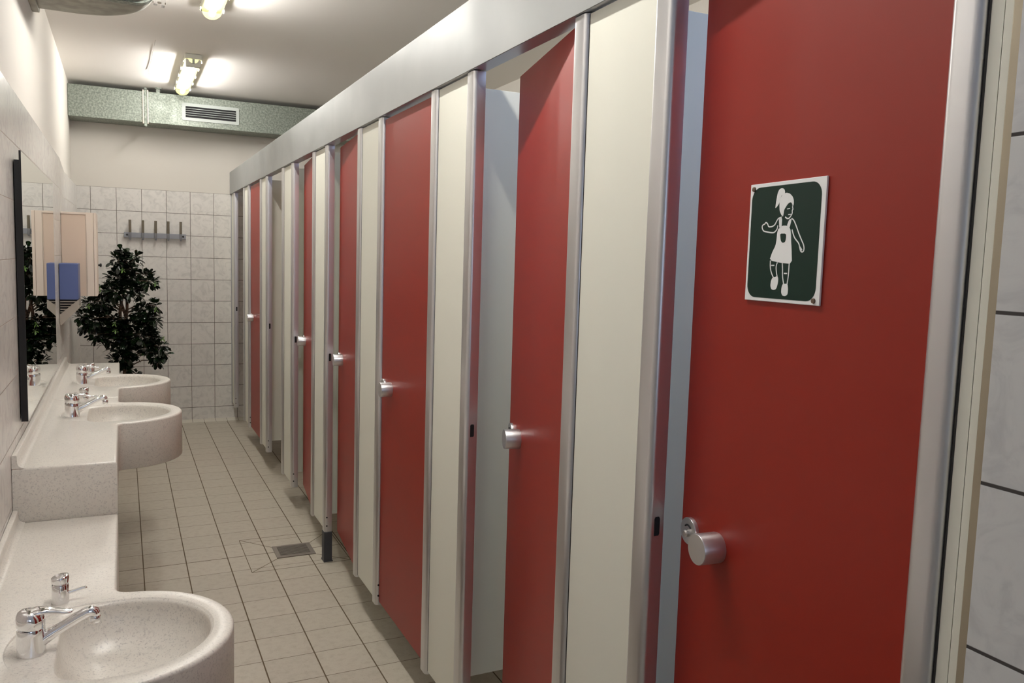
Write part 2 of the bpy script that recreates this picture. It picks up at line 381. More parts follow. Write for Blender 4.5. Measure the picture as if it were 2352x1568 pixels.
PIL = ['narrow cream filler strip and silver post between tiled wall and the red door with sign',
  'widest cream panel with silver posts, between the signed red door and the half open door',
  'cream panel with silver posts, between the half open door and the shut middle door',
  'cream panel with silver posts, just beyond the shut middle door',
  'cream panel with a dark grey floor foot under its post, beside the floor drain',
  'cream panel with silver posts, next before the wide open empty looking cubicle',
  'slim cream panel between the wide open cubicle and the small shut far red door',
  'slim cream panel between the small shut red door and the last cubicle by the wall',
  'silver post and slim filler strip standing against the tiled back wall']
for i in range(9):
    y0 = K[i - 1] if i else 0.606
    y1 = H[i] if i < 8 else YB - 0.002
    t = thing('pilaster', PIL[i], 'partition panel', (PX, (y0 + y1) / 2, 0), 0, 'fixed cream panels between the cubicle doors' if 0 < i < 8 else None)
    cy = t.location.y
    a, b = (y0 + PW if i else y0 + 0.004), (y1 - PW if i < 8 else y1 - 0.012)
    if i: post(y0, y0 + PW, t); keep(y0, t)
    if i < 8: post(y1 - (PW if i else 0.046), y1, t)
    if not i: a, b = y0 + 0.035, y1 - 0.047
    obj('panel', bx(0.009, 0.023, a - cy + 0.001, b - cy - 0.001, 0.162, 2.122), M['cream'], t)
    if not i:
        obj('edge_strip', bx(0.0075, 0.03, y0 + 0.0225 - cy, y0 + 0.0343 - cy, 0.15, 2.122), M['cream'], t, bevel=0.0008)
        obj('wall_profile', bx(0.003, 0.03, y0 + 0.005 - cy, y0 + 0.0218 - cy, 0.15, 2.122), M['profile'], t, bevel=0.002)
        obj('profile_gap_shade', bx(0.002, 0.03, y0 - cy - 0.001, y0 + 0.005 - cy, 0.15, 2.122), M['seal_and_gap'], t)  # black strip paints the shade in the gap beside the tiles
    if i == 8:
        obj('wall_profile', bx(0.002, 0.03, b - cy, y1 - cy, 0.15, 2.122), M['alu_dark'], t)
    obj('edge_seal', bx(0.010, 0.012, a - cy - 0.0005, a - cy + 0.0015, 0.162, 2.122, bx(0.0085, 0.012, b - cy - 0.003, b - cy, 0.162, 2.122)), M['seal_and_gap'], t)
    if i == 4:
        obj('foot', bx(-0.002, 0.040, y0 - cy - 0.004, y0 - cy + 0.05, 0.0, 0.158), M['dark_plastic'], t, bevel=0.003)
        obj('foot_plate', bx(-0.004, 0.043, y0 - cy - 0.008, y0 - cy + 0.054, 0.0, 0.006), M['dark_plastic'], t)

ANG = [5.25, 12.25, 0, 4.9, 5.75, 91, 0, 92]
DL = ['large bright red cubicle door slightly ajar, carrying the green girl sign, beside the grey tiled wall',
  'red cubicle door standing half open, second from the tiled wall, with a satin knob',
  'shut red cubicle door in the middle of the row, third from the tiled wall',
  'red cubicle door ajar next to the floor drain, behind the shut middle door',
  'narrow looking red cubicle door ajar, first beyond the drain and the dark foot',
  'red cubicle door swung fully inward, hidden behind the cream panel of the sixth cubicle',
  'small shut red cubicle door, last but one before the back wall',
  'red door swung fully inward in the last cubicle by the back wall']
TX = Matrix(((0, 0, -1, 0), (0, 1, 0, 0), (1, 0, 0, 0), (0, 0, 0, 1)))   # maps local z axis to -x
def make_door():
    t = thing('toilet_door', '', 'door')
    obj('door_leaf', bx(0, 0.013, 0.002, 0.552, 0.165, 2.115), M['red'], t, bevel=0.0012, segs=2)
    for sgn in (1, -1):
        T = Matrix.Translation((0 if sgn > 0 else 0.013, 0.4305, 1.071)) @ (TX if sgn > 0 else TX @ Matrix.Rotation(PI, 4, 'Y'))
        k = obj('knob', lathe([(0, 0.0), (0.0275, 0.0), (0.0275, 0.002), (0.0282, 0.003), (0.0285, 0.043), (0.0275, 0.045), (0, 0.0452)], 48, T), M['alu'], t, smooth=True, angle=30)
    T = Matrix.Translation((0, 0.517, 1.074)) @ TX
    r = obj('lock_rosette', lathe([(0, 0.0), (0.026, 0.0), (0.0262, 0.007), (0.0255, 0.0083), (0, 0.0085)], 48, T), M['alu'], t, smooth=True, angle=30)
    obj('turn_button', lathe([(0, 0.0083), (0.0075, 0.0083), (0.0072, 0.014), (0.005, 0.0165), (0, 0.017)], 20, T @ Matrix.Translation((-0.004, 0, 0))), M['steel'], r, smooth=True)
    sl = tube([T @ Vector((0.012 * math.cos(a) , 0.012 * math.sin(a), 0.0086)) for a in [math.radians(-50 + 12 * q) for q in range(9)]], 0.0018, 8)
    obj('indicator_slot', sl, M['black_and_shade'], r)
    return t
door0 = make_door()
for i in range(8):
    d = door0 if i == 0 else dup(door0, (0, 0, 0), '')
    d.location = (0.935 if ANG[i] < 45 else 0.963, H[i] + (0.0 if ANG[i] < 45 else 0.004), 0); d.rotation_euler = (0, 0, -math.radians(ANG[i])); d['label'] = DL[i]; d['group'] = 'red cubicle doors'

def divider(y, label):
    t = thing('cubicle_divider', label, 'partition', (0.96, y, 0), 0, 'cream dividing walls between the cubicles')
    obj('divider_panel', bx(0.0, XR - 0.006 - 0.96, -0.0065, 0.0065, 0.205, 2.11), M['cream'], t, bevel=0.001)
    obj('floor_foot', lathe([(0, 0), (0.03, 0), (0.03, 0.006), (0.011, 0.01), (0.011, 0.205), (0, 0.205)], 16, Matrix.Translation((1.45, 0, 0))), M['alu_dark'], t, smooth=True)
NM = ['signed red door', 'half open second door', 'shut middle door', 'ajar fourth door', 'ajar fifth door', 'wide open sixth cubicle', 'small shut far door']
divider(0.63, 'cream dividing wall starting behind the grey tiled wall by the signed red door')
for i in range(7):
    divider((K[i] + H[i + 1]) / 2 - 0.03, 'cream dividing wall seen inside the cubicle of the ' + NM[i])

t = thing('head_rail', 'long matt aluminium fascia rail running along the top of all the cubicles', 'rail', (0.914, 4.35, 2.126))
L2 = (YB - 0.617) / 2
obj('fascia', bx(0, 0.003, -4.35 + 0.606, YB - 0.002 - 4.35, 0, 0.2), M['rail'], t, bevel=0.001)
obj('underside', bx(0.003, 0.048, -4.35 + 0.606, YB - 0.002 - 4.35, 0.0, 0.003), M['alu_dark'], t)
obj('back_lip', bx(0.045, 0.048, -4.35 + 0.606, YB - 0.002 - 4.35, 0.003, 0.08), M['rail'], t)

# ------------------------------------------------------------------ girl sign on the first door
th = math.radians(ANG[0])
SW, SH = 0.1835, 0.1945
t = thing('girl_sign', 'white and dark green sign with a drawing of a girl in a pinafore', 'sign')
t.matrix_world = Matrix.Translation((0.935, H[0], 0)) @ Matrix.Rotation(-th, 4, 'Z')
# sign plane: u runs from the free edge towards the hinge, v up; c = outward
ST = Matrix(((0, 0, -1, 0), (-1, 0, 0, 0.3868), (0, 1, 0, 1.5265), (0, 0, 0, 1)))
obj('plate', prism([(0, 0), (SW, 0), (SW, SH), (0, SH)], 0.0003, 0.004, mat4=ST), M['sign_white'], t, bevel=0.0008)
def rr(x0, x1, y0, y1, r, k=8):
    P = []
    for cx, cy, a0 in [(x1 - r, y1 - r, 0), (x0 + r, y1 - r, 90), (x0 + r, y0 + r, 180), (x1 - r, y0 + r, 270)]:
        P += [(cx + r * math.cos(math.radians(a0 + 90 * q / k)), cy + r * math.sin(math.radians(a0 + 90 * q / k))) for q in range(k + 1)]
    return P
obj('green_field', prism(rr(0.031 * SW, 0.95 * SW, 0.029 * SH, 0.968 * SH, 0.021), 0.004, 0.0043, mat4=ST), M['sign_green'], t)
def smooth_poly(P, it=2):
    for _ in range(it):
        Q = []
        for i in range(len(P)):
            a, b = P[i], P[(i + 1) % len(P)]
            Q += [(0.8 * a[0] + 0.2 * b[0], 0.8 * a[1] + 0.2 * b[1]), (0.2 * a[0] + 0.8 * b[0], 0.2 * a[1] + 0.8 * b[1])]
        P = Q
    return P
def flat_fill(bm, P, c0, c1):
    P = [(u * SW, v * SH) for u, v in P]
    prism(P, c0, c1, bm, ST)
fig = bmesh.new()
for k, P in SIGN_FILLS.items():
    if k == 'pocket': continue
    flat_fill(fig, smooth_poly(P, 1 if k in ('dress', 'strapl', 'strapr') else 2), 0.0043, 0.0046)
def stroke(bm, P, w, c0, c1):
    P = [Vector((u * SW, v * SH)) for u, v in P]
    if len(P) > 2:                                       # smooth the polyline
        for _ in range(2):
            Q = [P[0]]
            for a, b in zip(P, P[1:]): Q += [a * 0.75 + b * 0.25, a * 0.25 + b * 0.75]
            Q.append(P[-1]); P = Q
    L, R = [], []
    for i, p in enumerate(P):
        d = (P[min(i + 1, len(P) - 1)] - P[max(i - 1, 0)]).normalized(); nn = Vector((-d.y, d.x)) * w / 2
        L.append(p + nn); R.append(p - nn)
    for i in range(len(P) - 1):
        prism([tuple(L[i]), tuple(R[i]), tuple(R[i + 1]), tuple(L[i + 1])], c0, c1, bm, ST)
for k, P in SIGN_LINES.items():
    stroke(fig, P, 0.0021 if k not in ('eye', 'mouth') else 0.0015, 0.0043, 0.0046)
obj('girl_figure', fig, M['sign_white'], t)
pk = bmesh.new(); flat_fill(pk, smooth_poly(SIGN_FILLS['pocket'], 1), 0.0046, 0.0048); obj('dress_pocket', pk, M['sign_green'], t)
for u, v in ((0.055, 0.957), (0.934, 0.036)):
    obj('screw', lathe([(0, 0.004), (0.0042, 0.004), (0.0038, 0.0062), (0, 0.0068)], 16, ST @ Matrix.Translation((u * SW, v * SH, 0))), M['screw'], t, smooth=True)

# ------------------------------------------------------------------ washbasin counters
def outline(y0, y1, cy, xb0, xb1):
    XF, cx, R, rf = -0.027, -0.025, 0.260, 0.036
    fx = XF + rf; dy = math.sqrt((R + rf) ** 2 - (fx - cx) ** 2)
    P = [(xb0, y0), (XF, y0)]
    # near fillet: centre (fx, cy-dy)
    tc = math.atan2(-dy, fx - cx)
    P += [(XF, y0 + (cy - dy - y0) * q / 6) for q in range(1, 6)]
    a0, a1 = PI, math.atan2(dy, cx - fx)
    P += [(fx + rf * math.cos(a0 + (a1 - a0) * q / 6), cy - dy + rf * math.sin(a0 + (a1 - a0) * q / 6)) for q in range(7)]
    for q in range(1, 40):
        a = tc + (-2 * tc) * q / 40; P.append((cx + R * math.cos(a), cy + R * math.sin(a)))
    P += [(fx + rf * math.cos(-(a1 + (a0 - a1) * q / 6)), cy + dy + rf * math.sin(-(a1 + (a0 - a1) * q / 6))) for q in range(7)]
    P += [(XF, cy + dy + (y1 - cy - dy) * q / 6) for q in range(1, 6)]
    P += [(XF, y1), (xb1, y1)]
    return P
def offset(P, d):
    n = len(P); out = []
    for i in range(n):
        a, b, c = Vector(P[i - 1]), Vector(P[i]), Vector(P[(i + 1) % n])
        e1 = (b - a).normalized(); e2 = (c - b).normalized()
        n1 = Vector((-e1.y, e1.x)); n2 = Vector((-e2.y, e2.x)); m = (n1 + n2)
        m = m / max(m.length_squared, 0.4) * 2 if m.length > 1e-6 else n1
        q = b + m * d * 0.5 * 1.0 if False else b + (n1 + n2) / (1 + n1.dot(n2)) * d
        out.append((q.x, q.y))
    return out
def basin_unit(y0, y1, zt, cy, label, group=None):
    t = thing('washbasin_counter', label, 'washbasin', (-0.18, (y0 + y1) / 2, zt - 0.2), 0, group)
    o = t.location.copy()
    P = outline(y0, y1, cy, wallx(y0) + 0.001, wallx(y1) + 0.001)
    loc = lambda p, z: Vector((p[0] - o.x, p[1] - o.y, zt - z - o.z))
    r = 0.009; bm = bmesh.new(); loops = []
    loops.append([loc(p, 0.2) for p in offset(P, 0.02)])
    loops.append([loc(p, 0.2) for p in offset(P, 0.004)])
    loops.append([loc(p, 0.196) for p in P])
    for k in range(0, 6):
        a = PI / 2 * k / 5
        loops.append([loc(p, r - r * math.sin(a)) for p in offset(P, r - r * math.cos(a) + 1e-5)])
    R = [[bm.verts.new(v) for v in L] for L in loops]
    n = len(P)
    for a, b in zip(R, R[1:]):
        for i in range(n): bm.faces.new((a[i], a[(i + 1) % n], b[(i + 1) % n], b[i]))
    bm.faces.new(R[0][::-1])
    # bowl
    NA = 96; bxc = -0.020
    def r2(a):
        c = math.cos(a); base = 0.204
        if c >= -0.02: return base
        return (base ** -12 + (0.128 / -c) ** -12) ** (-1 / 12)
    def r1(a):
        w = min(max((-math.cos(a) - 0.05) / 0.45, 0), 1); w = w * w * (3 - 2 * w)
        return (r2(a) + 0.006) * (1 - w) + 0.2335 * w
    ang = [2 * PI * k / NA for k in range(NA)]
    def ring(fr, z): return [loc((bxc + fr(a) * math.cos(a), cy + fr(a) * math.sin(a)), z) for a in ang]
    B = [ring(r1, 0.0), ring(lambda a: r1(a) - 0.0012, 0.0006), ring(lambda a: max(r1(a) - 0.003, r2(a) + 0.0025), 0.0035),
         ring(lambda a: r2(a) + 0.0015, 0.0045), ring(lambda a: r2(a) - 0.001, 0.007), ring(lambda a: r2(a) - 0.0025, 0.011)]
    for k in range(1, 22):
        a_ = PI / 2 * k / 22
        s = math.cos(a_) ** 0.62; z = 0.011 + 0.118 * math.sin(a_) ** 0.95
        B.append([loc((bxc + 0.01 * (1 - s) + (r2(a) * s - 0.0025 * s) * math.cos(a), cy + (r2(a) * s - 0.0025 * s) * math.sin(a)), z) for a in ang])
    RB = [[bm.verts.new(v) for v in L] for L in B]
    for a, b in zip(RB, RB[1:]):
        for i in range(NA): bm.faces.new((a[i], a[(i + 1) % NA], b[(i + 1) % NA], b[i]))
    bm.faces.new(RB[-1])
    edges = []
    for L in (R[-1], RB[0]):
        for i in range(len(L)):
            e = bm.edges.get((L[i], L[(i + 1) % len(L)])); edges.append(e)
    bmesh.ops.triangle_fill(bm, use_beauty=True, use_dissolve=False, edges=edges, normal=(0, 0, 1))
    obj('basin_slab', bm, M['stone'], t, smooth=True, angle=50)
    obj('drain_ring', lathe([(0, 0.0), (0.022, 0.0), (0.0225, 0.003), (0.019, 0.0042), (0.012, 0.002), (0, 0.001)], 24,
        Matrix.Translation((bxc + 0.01 - o.x, cy - o.y, zt - 0.1275 - o.z))), M['chrome'], t, smooth=True)
    # upstand with a cove at its foot, following the wall
    ys = [y0 + (y1 - y0) * q / 10 for q in range(11)]; L = []
    for y in ys:
        w = wallx(y) + 0.001
        pr = [(0, 0), (0, 0.041), (0.003, 0.0425), (0.012, 0.0425), (0.0145, 0.041), (0.0155, 0.038), (0.0158, 0.018)]
        pr += [(0.0158 + 0.018 * (1 - math.cos(PI / 2 * q / 5)), 0.018 * (1 - math.sin(PI / 2 * q / 5)) + 0.0002) for q in range(1, 6)]
        L.append([Vector((w + a - o.x, y - o.y, zt + b - o.z)) for a, b in pr + [(0.0338, -0.002), (0, -0.002)]])
    obj('upstand', rings(L), M['stone'], t, smooth=True, angle=50)
    return t
basin_unit(1.05, 3.0215, 0.682, 2.045, 'low speckled cream counter with the largest round washbasin, below the step')
basin_unit(3.0225, 4.3695, 0.863, 3.965, 'raised speckled cream counter just behind the step, with the middle washbasin', 'raised washbasin counters')
basin_unit(4.3705, 5.74, 0.863, 4.945, 'raised speckled cream counter with the rear washbasin, in front of the ficus', 'raised washbasin counters')

def make_tap():
    t = thing('mixer_tap', '', 'tap', group='chrome mixer taps')
    body = obj('tap_body', lathe([(0, 0), (0.029, 0), (0.0295, 0.002), (0.029, 0.004), (0.0285, 0.045), (0.0285, 0.058), (0.0275, 0.0605), (0, 0.061)], 40), M['chrome'], t, smooth=True, angle=40)
    # spout: sweep rising towards the bowl with a down-turned nozzle
    sp = tube([(0.012, 0, 0.024), (0.030, 0, 0.034), (0.045, 0, 0.042), (0.070, 0, 0.055), (0.095, 0, 0.068), (0.110, 0, 0.0755), (0.120, 0, 0.0775), (0.126, 0, 0.0745), (0.1275, 0, 0.070)],
              [0.017, 0.015, 0.0125, 0.0115, 0.0115, 0.012, 0.0125, 0.012, 0.0115], 20, up=Vector((0, 1, 0)))
    s = obj('spout', sp, M['chrome'], t, smooth=True, angle=60)
    obj('aerator', lathe([(0, 0), (0.0105, 0), (0.0118, 0.002), (0.0118, 0.014), (0.0105, 0.016), (0, 0.016)], 24, Matrix.Translation((0.1275, 0, 0.050))  ), M['chrome'], s, smooth=True, angle=40)
    # lever: domed cap running out into a flat handle
    L = []
    for z, r in [(0.0615, 0.0275), (0.063, 0.0285), (0.078, 0.029), (0.086, 0.028), (0.094, 0.0245), (0.0995, 0.018), (0.102, 0.009)]:
        L.append([Vector((r * math.cos(2 * PI * k / 36), r * math.sin(2 * PI * k / 36), z + 0.004 * (-r * math.cos(2 * PI * k / 36)) / 0.028)) for k in range(36)])
    bm = rings(L)
    tube([(-0.006, 0, 0.090), (0.012, 0, 0.0955), (0.030, 0, 0.0955), (0.050, 0, 0.0905), (0.066, 0, 0.0855), (0.078, 0, 0.0845), (0.084, 0, 0.0855)],
         [0.019, 0.020, 0.0175, 0.0135, 0.0115, 0.0105, 0.005], 20, bm, flat=0.42, up=Vector((0, 0, 1)))
    obj('lever', bm, M['chrome'], t, smooth=True, angle=50)
    return t
tp = make_tap()
TL = ['chrome mixer tap on the low counter beside the largest washbasin',
      'chrome mixer tap at the middle washbasin of the raised counter, nearer the step',
      'chrome mixer tap at the rear washbasin, just in front of the ficus']
for i, (y, z) in enumerate([(2.022, 0.678), (3.925, 0.859), (4.885, 0.859)]):
    q = tp if i == 0 else dup(tp, (0, 0, 0), ''); q.location = (-0.197 - (0.008 if i else 0), y, z); q['label'] = TL[i]
    q.rotation_euler = (0, 0, math.radians([2, 3, 3][i]))

def make_soap():
    t = thing('soap_dispenser', '', 'soap dispenser', group='small chrome soap dispensers')
    obj('pump_body', lathe([(0, 0), (0.0195, 0), (0.0198, 0.001), (0.0198, 0.046), (0.0188, 0.048), (0.0145, 0.0485), (0.0145, 0.052), (0, 0.052)], 32), M['chrome'], t, smooth=True, angle=35)
    L = []
    for z, r in [(0.052, 0.017), (0.0535, 0.0195), (0.064, 0.0202), (0.0685, 0.0195), (0.070, 0.0178), (0.0702, 0.008)]:
        L.append([Vector((r * math.cos(a) * 1.04, r * math.sin(a), z + (0.003 * math.cos(a) if z > 0.06 else 0))) for a in [2 * PI * k / 32 for k in range(32)]])
    obj('push_cap', rings(L), M['chrome'], t, smooth=True, angle=40)
    obj('pump_spout', tube([(0.010, 0, 0.0215), (0.030, 0, 0.025), (0.052, 0, 0.0295), (0.057, 0, 0.0295), (0.0585, 0, 0.0275)], [0.005, 0.0042, 0.0038, 0.0038, 0.003], 12), M['chrome'], t, smooth=True)
    return t
sp0 = make_soap()
SL = ['small chrome soap dispenser on the low counter behind the large washbasin tap',
      'small chrome soap dispenser on the raised counter, behind the tap of the middle washbasin',
      'small chrome soap dispenser by the rear washbasin, the one nearest the ficus']
for i, (x, y, z) in enumerate([(-0.1555, 2.287, 0.682), (-0.172, 4.243, 0.863), (-0.172, 5.165, 0.863)]):
    q = sp0 if i == 0 else dup(sp0, (0, 0, 0), ''); q.location = (x, y, z + 0.0003); q['label'] = SL[i]; q.rotation_euler = (0, 0, math.radians(6))

# ------------------------------------------------------------------ mirror
A, B_ = Vector((-0.311, 3.31)), Vector((-0.315, 4.80))
dirv = (B_ - A).normalized(); ang = math.atan2(dirv.y, dirv.x)
t = thing('wall_mirror', 'frameless wall mirror with black edge above the raised washbasin counter', 'mirror', (A.x, A.y, 0.963), ang)
Lm = (B_ - A).length
obj('mirror_glass', bx(0, Lm, 0.0, 0.0045, 0, 0.947), M['mirror'], t)
obj('gap_shade', bx(0.0, Lm, 0.005, 0.0215, 0.0, 0.915), M['black_and_shade'], t)  # black box stands in for the shadow gap between glass and wall
obj('glass_edge', bx(-0.002, 0.0, -0.0005, 0.006, 0.0, 0.947), M['black_and_shade'], t)

# ------------------------------------------------------------------ wall cabinet and dispenser
cx0, cx1 = wallx(5.72) + 0.001, -0.143
t = thing('wall_cabinet', 'pale pinkish beige box cabinet on the wall behind the blue dispenser', 'cabinet', (cx0, 5.72, 1.286))
w = cx1 - cx0; hc = 0.516
obj('cabinet_body', bx(0, w - 0.018, 0.004, 0.30, 0, hc - 0.002), M['cabinet'], t, bevel=0.002)
bm = bx(0, w - 0.056, -0.002, 0.004, hc - 0.013, hc); bx(w - 0.056, w - 0.018, -0.002, 0.004, 0.0, hc, bm); bx(w - 0.061, w - 0.0575, 0.001, 0.004, 0.0, hc - 0.013, bm)
obj('side_frame', bm, M['cabinet_edge'], t, bevel=0.0008)
d = obj('cabinet_door', bx(w - 0.017, w, -0.002, 0.30, 0.0, hc), M['cabinet_edge'], t, bevel=0.003)
obj('knob', lathe([(0, 0), (0.006, 0), (0.006, 0.008), (0.012, 0.012), (0.012, 0.018), (0.006, 0.021), (0, 0.021)], 16,
    Matrix.Translation((w, 0.24, 0.19)) @ Matrix.Rotation(PI / 2, 4, 'Y')), M['black_and_shade'], d, smooth=True)

x0 = wallx(5.5) + 0.002
t = thing('towel_dispenser', 'blue and grey paper towel dispenser between the mirror and the beige cabinet', 'dispenser', (x0, 5.42, 1.148))
w = -0.236 - x0
obj('cover', bx(0, w, 0, 0.24, 0.131, 0.344), M['blue'], t, bevel=0.006, segs=3)
side = [(0, -0.014), (0.006, -0.018), (w + 0.002, 0.082), (w + 0.002, 0.130), (w - 0.004, 0.130), (0.004, 0.047), (0, 0.047)]
TS = Matrix(((1, 0, 0, 0), (0, 0, 1, 0), (0, 1, 0, 0), (0, 0, 0, 1)))
bm = prism(side, 0.0, 0.006, mat4=TS); prism(side, 0.234, 0.24, bm, TS)
prism([(0, -0.010), (0.006, -0.018), (w + 0.002, 0.082), (w + 0.002, 0.097), (0, 0.002)], 0.006, 0.234, bm, TS)
obj('tray', bm, M['grey_plastic'], t)
obj('dark_mouth', prism([(0.002, 0.052), (w * 0.96, 0.128), (w * 0.96, 0.130), (0.002, 0.130)], 0.012, 0.228, mat4=TS), M['black'], t)
for k in range(5):
    z = 0.121 - k * 0.0150
    xe = min(w - 0.006, max(0.012, (z - 0.045) / 0.083 * w))
    obj('louvre', bx(0.002, xe, 0.004, 0.011, z - 0.003, z + 0.0015), M['grey_plastic'], t)

# ------------------------------------------------------------------ coat hooks on the back wall
t = thing('coat_rack', 'grey five-peg coat rail on the tiled back wall above the ficus', 'coat rack', (0.272, 8.098, 1.715))
bar = obj('rail', bx(-0.256, 0.256, -0.040, -0.034, -0.024, 0.022), M['hook_rail'], t, bevel=0.002)
for sx in (-1, 1):
    obj('spacer', bx(sx * 0.245 - 0.01, sx * 0.245 + 0.01, -0.034, 0, -0.012, 0.012), M['dark_plastic'], t)
    obj('fixing_screw', lathe([(0, 0), (0.009, 0), (0.008, 0.003), (0, 0.004)], 16, Matrix.Translation((sx * 0.232, -0.040, 0.0)) @ Matrix.Rotation(PI / 2, 4, 'X')), M['black_and_shade'], t)
for k in range(5):
    x = -0.207 + k * 0.1045
    h = obj('hook', tube([(x, -0.036, -0.034), (x, -0.050, -0.036), (x, -0.056, -0.024), (x, -0.056, 0.03), (x, -0.060, 0.130)], [0.007, 0.0085, 0.0095, 0.0095, 0.0095], 10), M['hook_rail'], t, smooth=True)
    obj('peg_sleeve', tube([(x, -0.0565, 0.022), (x, -0.0605, 0.132)], [0.0108, 0.0108], 12), M['hook_peg'], h, smooth=True, angle=60)

# ------------------------------------------------------------------ duct along the back wall
DZ0, DZ1, DY = 2.672, 2.932, 7.80
t = thing('ventilation_duct', 'square galvanised ventilation duct under the ceiling along the back wall', 'duct', (0, DY, DZ0))
obj('duct_body', bx(XL + 0.002, XR - 0.002, 0, YB - DY - 0.002, 0, DZ1 - DZ0), M['galv'], t, bevel=0.003)
for x in (0.176, 0.212):
    obj('joint_flange', bx(x, x + 0.009, -0.012, 0.01, -0.010, DZ1 - DZ0 + 0.010), M['cabinet_edge'], t)
obj('joint_clamp', bx(0.187, 0.210, -0.008, 0.008, -0.035, DZ1 - DZ0 + 0.028), M['galv'], t, bevel=0.002)
for z in (-0.028, DZ1 - DZ0 + 0.02):
    obj('clamp_bolt', lathe([(0, -0.014), (0.009, -0.014), (0.009, 0.014), (0, 0.014)], 6, Matrix.Translation((0.1985, -0.014, z)) @ Matrix.Rotation(PI / 2, 4, 'X')), M['galv'], t)
bm = bx(0.283, 0.313, -0.004, 0.0, 0.195, 0.30); bx(0.275, 0.323, -0.03, 0.0, 0.288, 0.2975, bm)
obj('hanger_bracket', bm, M['galv'], t)
g = obj('air_grille', prism([(a, b) for a, b in rr(0.487, 0.963, 0.048, 0.198, 0.012)], 0, 0.006, mat4=Matrix(((1, 0, 0, 0), (0, 0, -1, 0), (0, 1, 0, 0), (0, 0, 0, 1)))), M['grille'], t, bevel=0.001)
obj('grille_opening', bx(0.517, 0.936, -0.0075, -0.006, 0.076, 0.170), M['black'], g)
for k in range(4):
    z = 0.076 + 0.094 * (k + 1) / 5
    obj('grille_slat', bx(0.517, 0.936, -0.014, -0.0075, z - 0.0016, z + 0.0016), M['grille'], g)
# ceiling duct elbow at the left
def flat_oval(w, h, k=10):
    r = h / 2; P = []
    for sgn in (1, -1):
        for q in range(k + 1):
            a = -PI / 2 + PI * q / k
            P.append((sgn * (w / 2 - r + r * math.cos(a)), sgn * r * math.sin(a)))
    return P
t = thing('duct_elbow', 'dull grey curved ventilation duct leaving the wall near the ceiling, with chrome clamp bolt', 'duct', (XL, 4.77, 2.86))
path = [(0.003, 0.0, 0.0), (0.12, 0, 0)]
Rc = 0.20; ccx, ccy = 0.1775, -Rc
for q in range(0, 19):
    a = PI / 2 * q / 18
    path.append((ccx + Rc * math.sin(a), ccy + Rc * math.cos(a), 0))
path = [path[0], path[1]] + path[3:]
xe = ccx + Rc
path += [(xe, ccy - 0.03, 0)]
def oval_sweep(path, w, h, bm=None):
    prof = flat_oval(w, h); L = []
    for i, p in enumerate(path):
        a, b = Vector(path[max(i - 1, 0)]), Vector(path[min(i + 1, len(path) - 1)])
        d = (b - a).normalized(); s = Vector((d.y, -d.x, 0))
        L.append([Vector(p) + s * u + Vector((0, 0, v)) for u, v in prof])
    return rings(L, bm)
obj('elbow', oval_sweep(path, 0.355, 0.165), M['duct_dark'], t, smooth=True, angle=60)
ye = ccy - 0.03
obj('straight_duct', oval_sweep([(xe, ye, 0), (xe, ye - 2.6, 0)], 0.345, 0.158), M['duct_dark'], t, smooth=True, angle=60)
obj('clamp_ring', oval_sweep([(xe, ye - 0.002, 0), (xe, ye - 0.05, 0)], 0.368, 0.176), M['galv'], t, smooth=True, angle=60)
bm = lathe([(0, -0.03), (0.013, -0.03), (0.013, 0.03), (0, 0.03)], 6, Matrix.Translation((xe + 0.196, ye - 0.02, -0.055)) @ Matrix.Rotation(PI / 2, 4, 'Y'))
bx(xe + 0.170, xe + 0.187, ye - 0.04, ye - 0.005, -0.075, -0.035, bm); bx(xe + 0.205, xe + 0.220, ye - 0.045, ye - 0.0, -0.08, -0.03, bm)
obj('clamp_bolt', bm, M['chrome'], t)
obj('wall_collar', oval_sweep([(0.001, 0, 0), (0.03, 0, 0)], 0.40, 0.205), M['duct_dark'], t, smooth=True, angle=60)

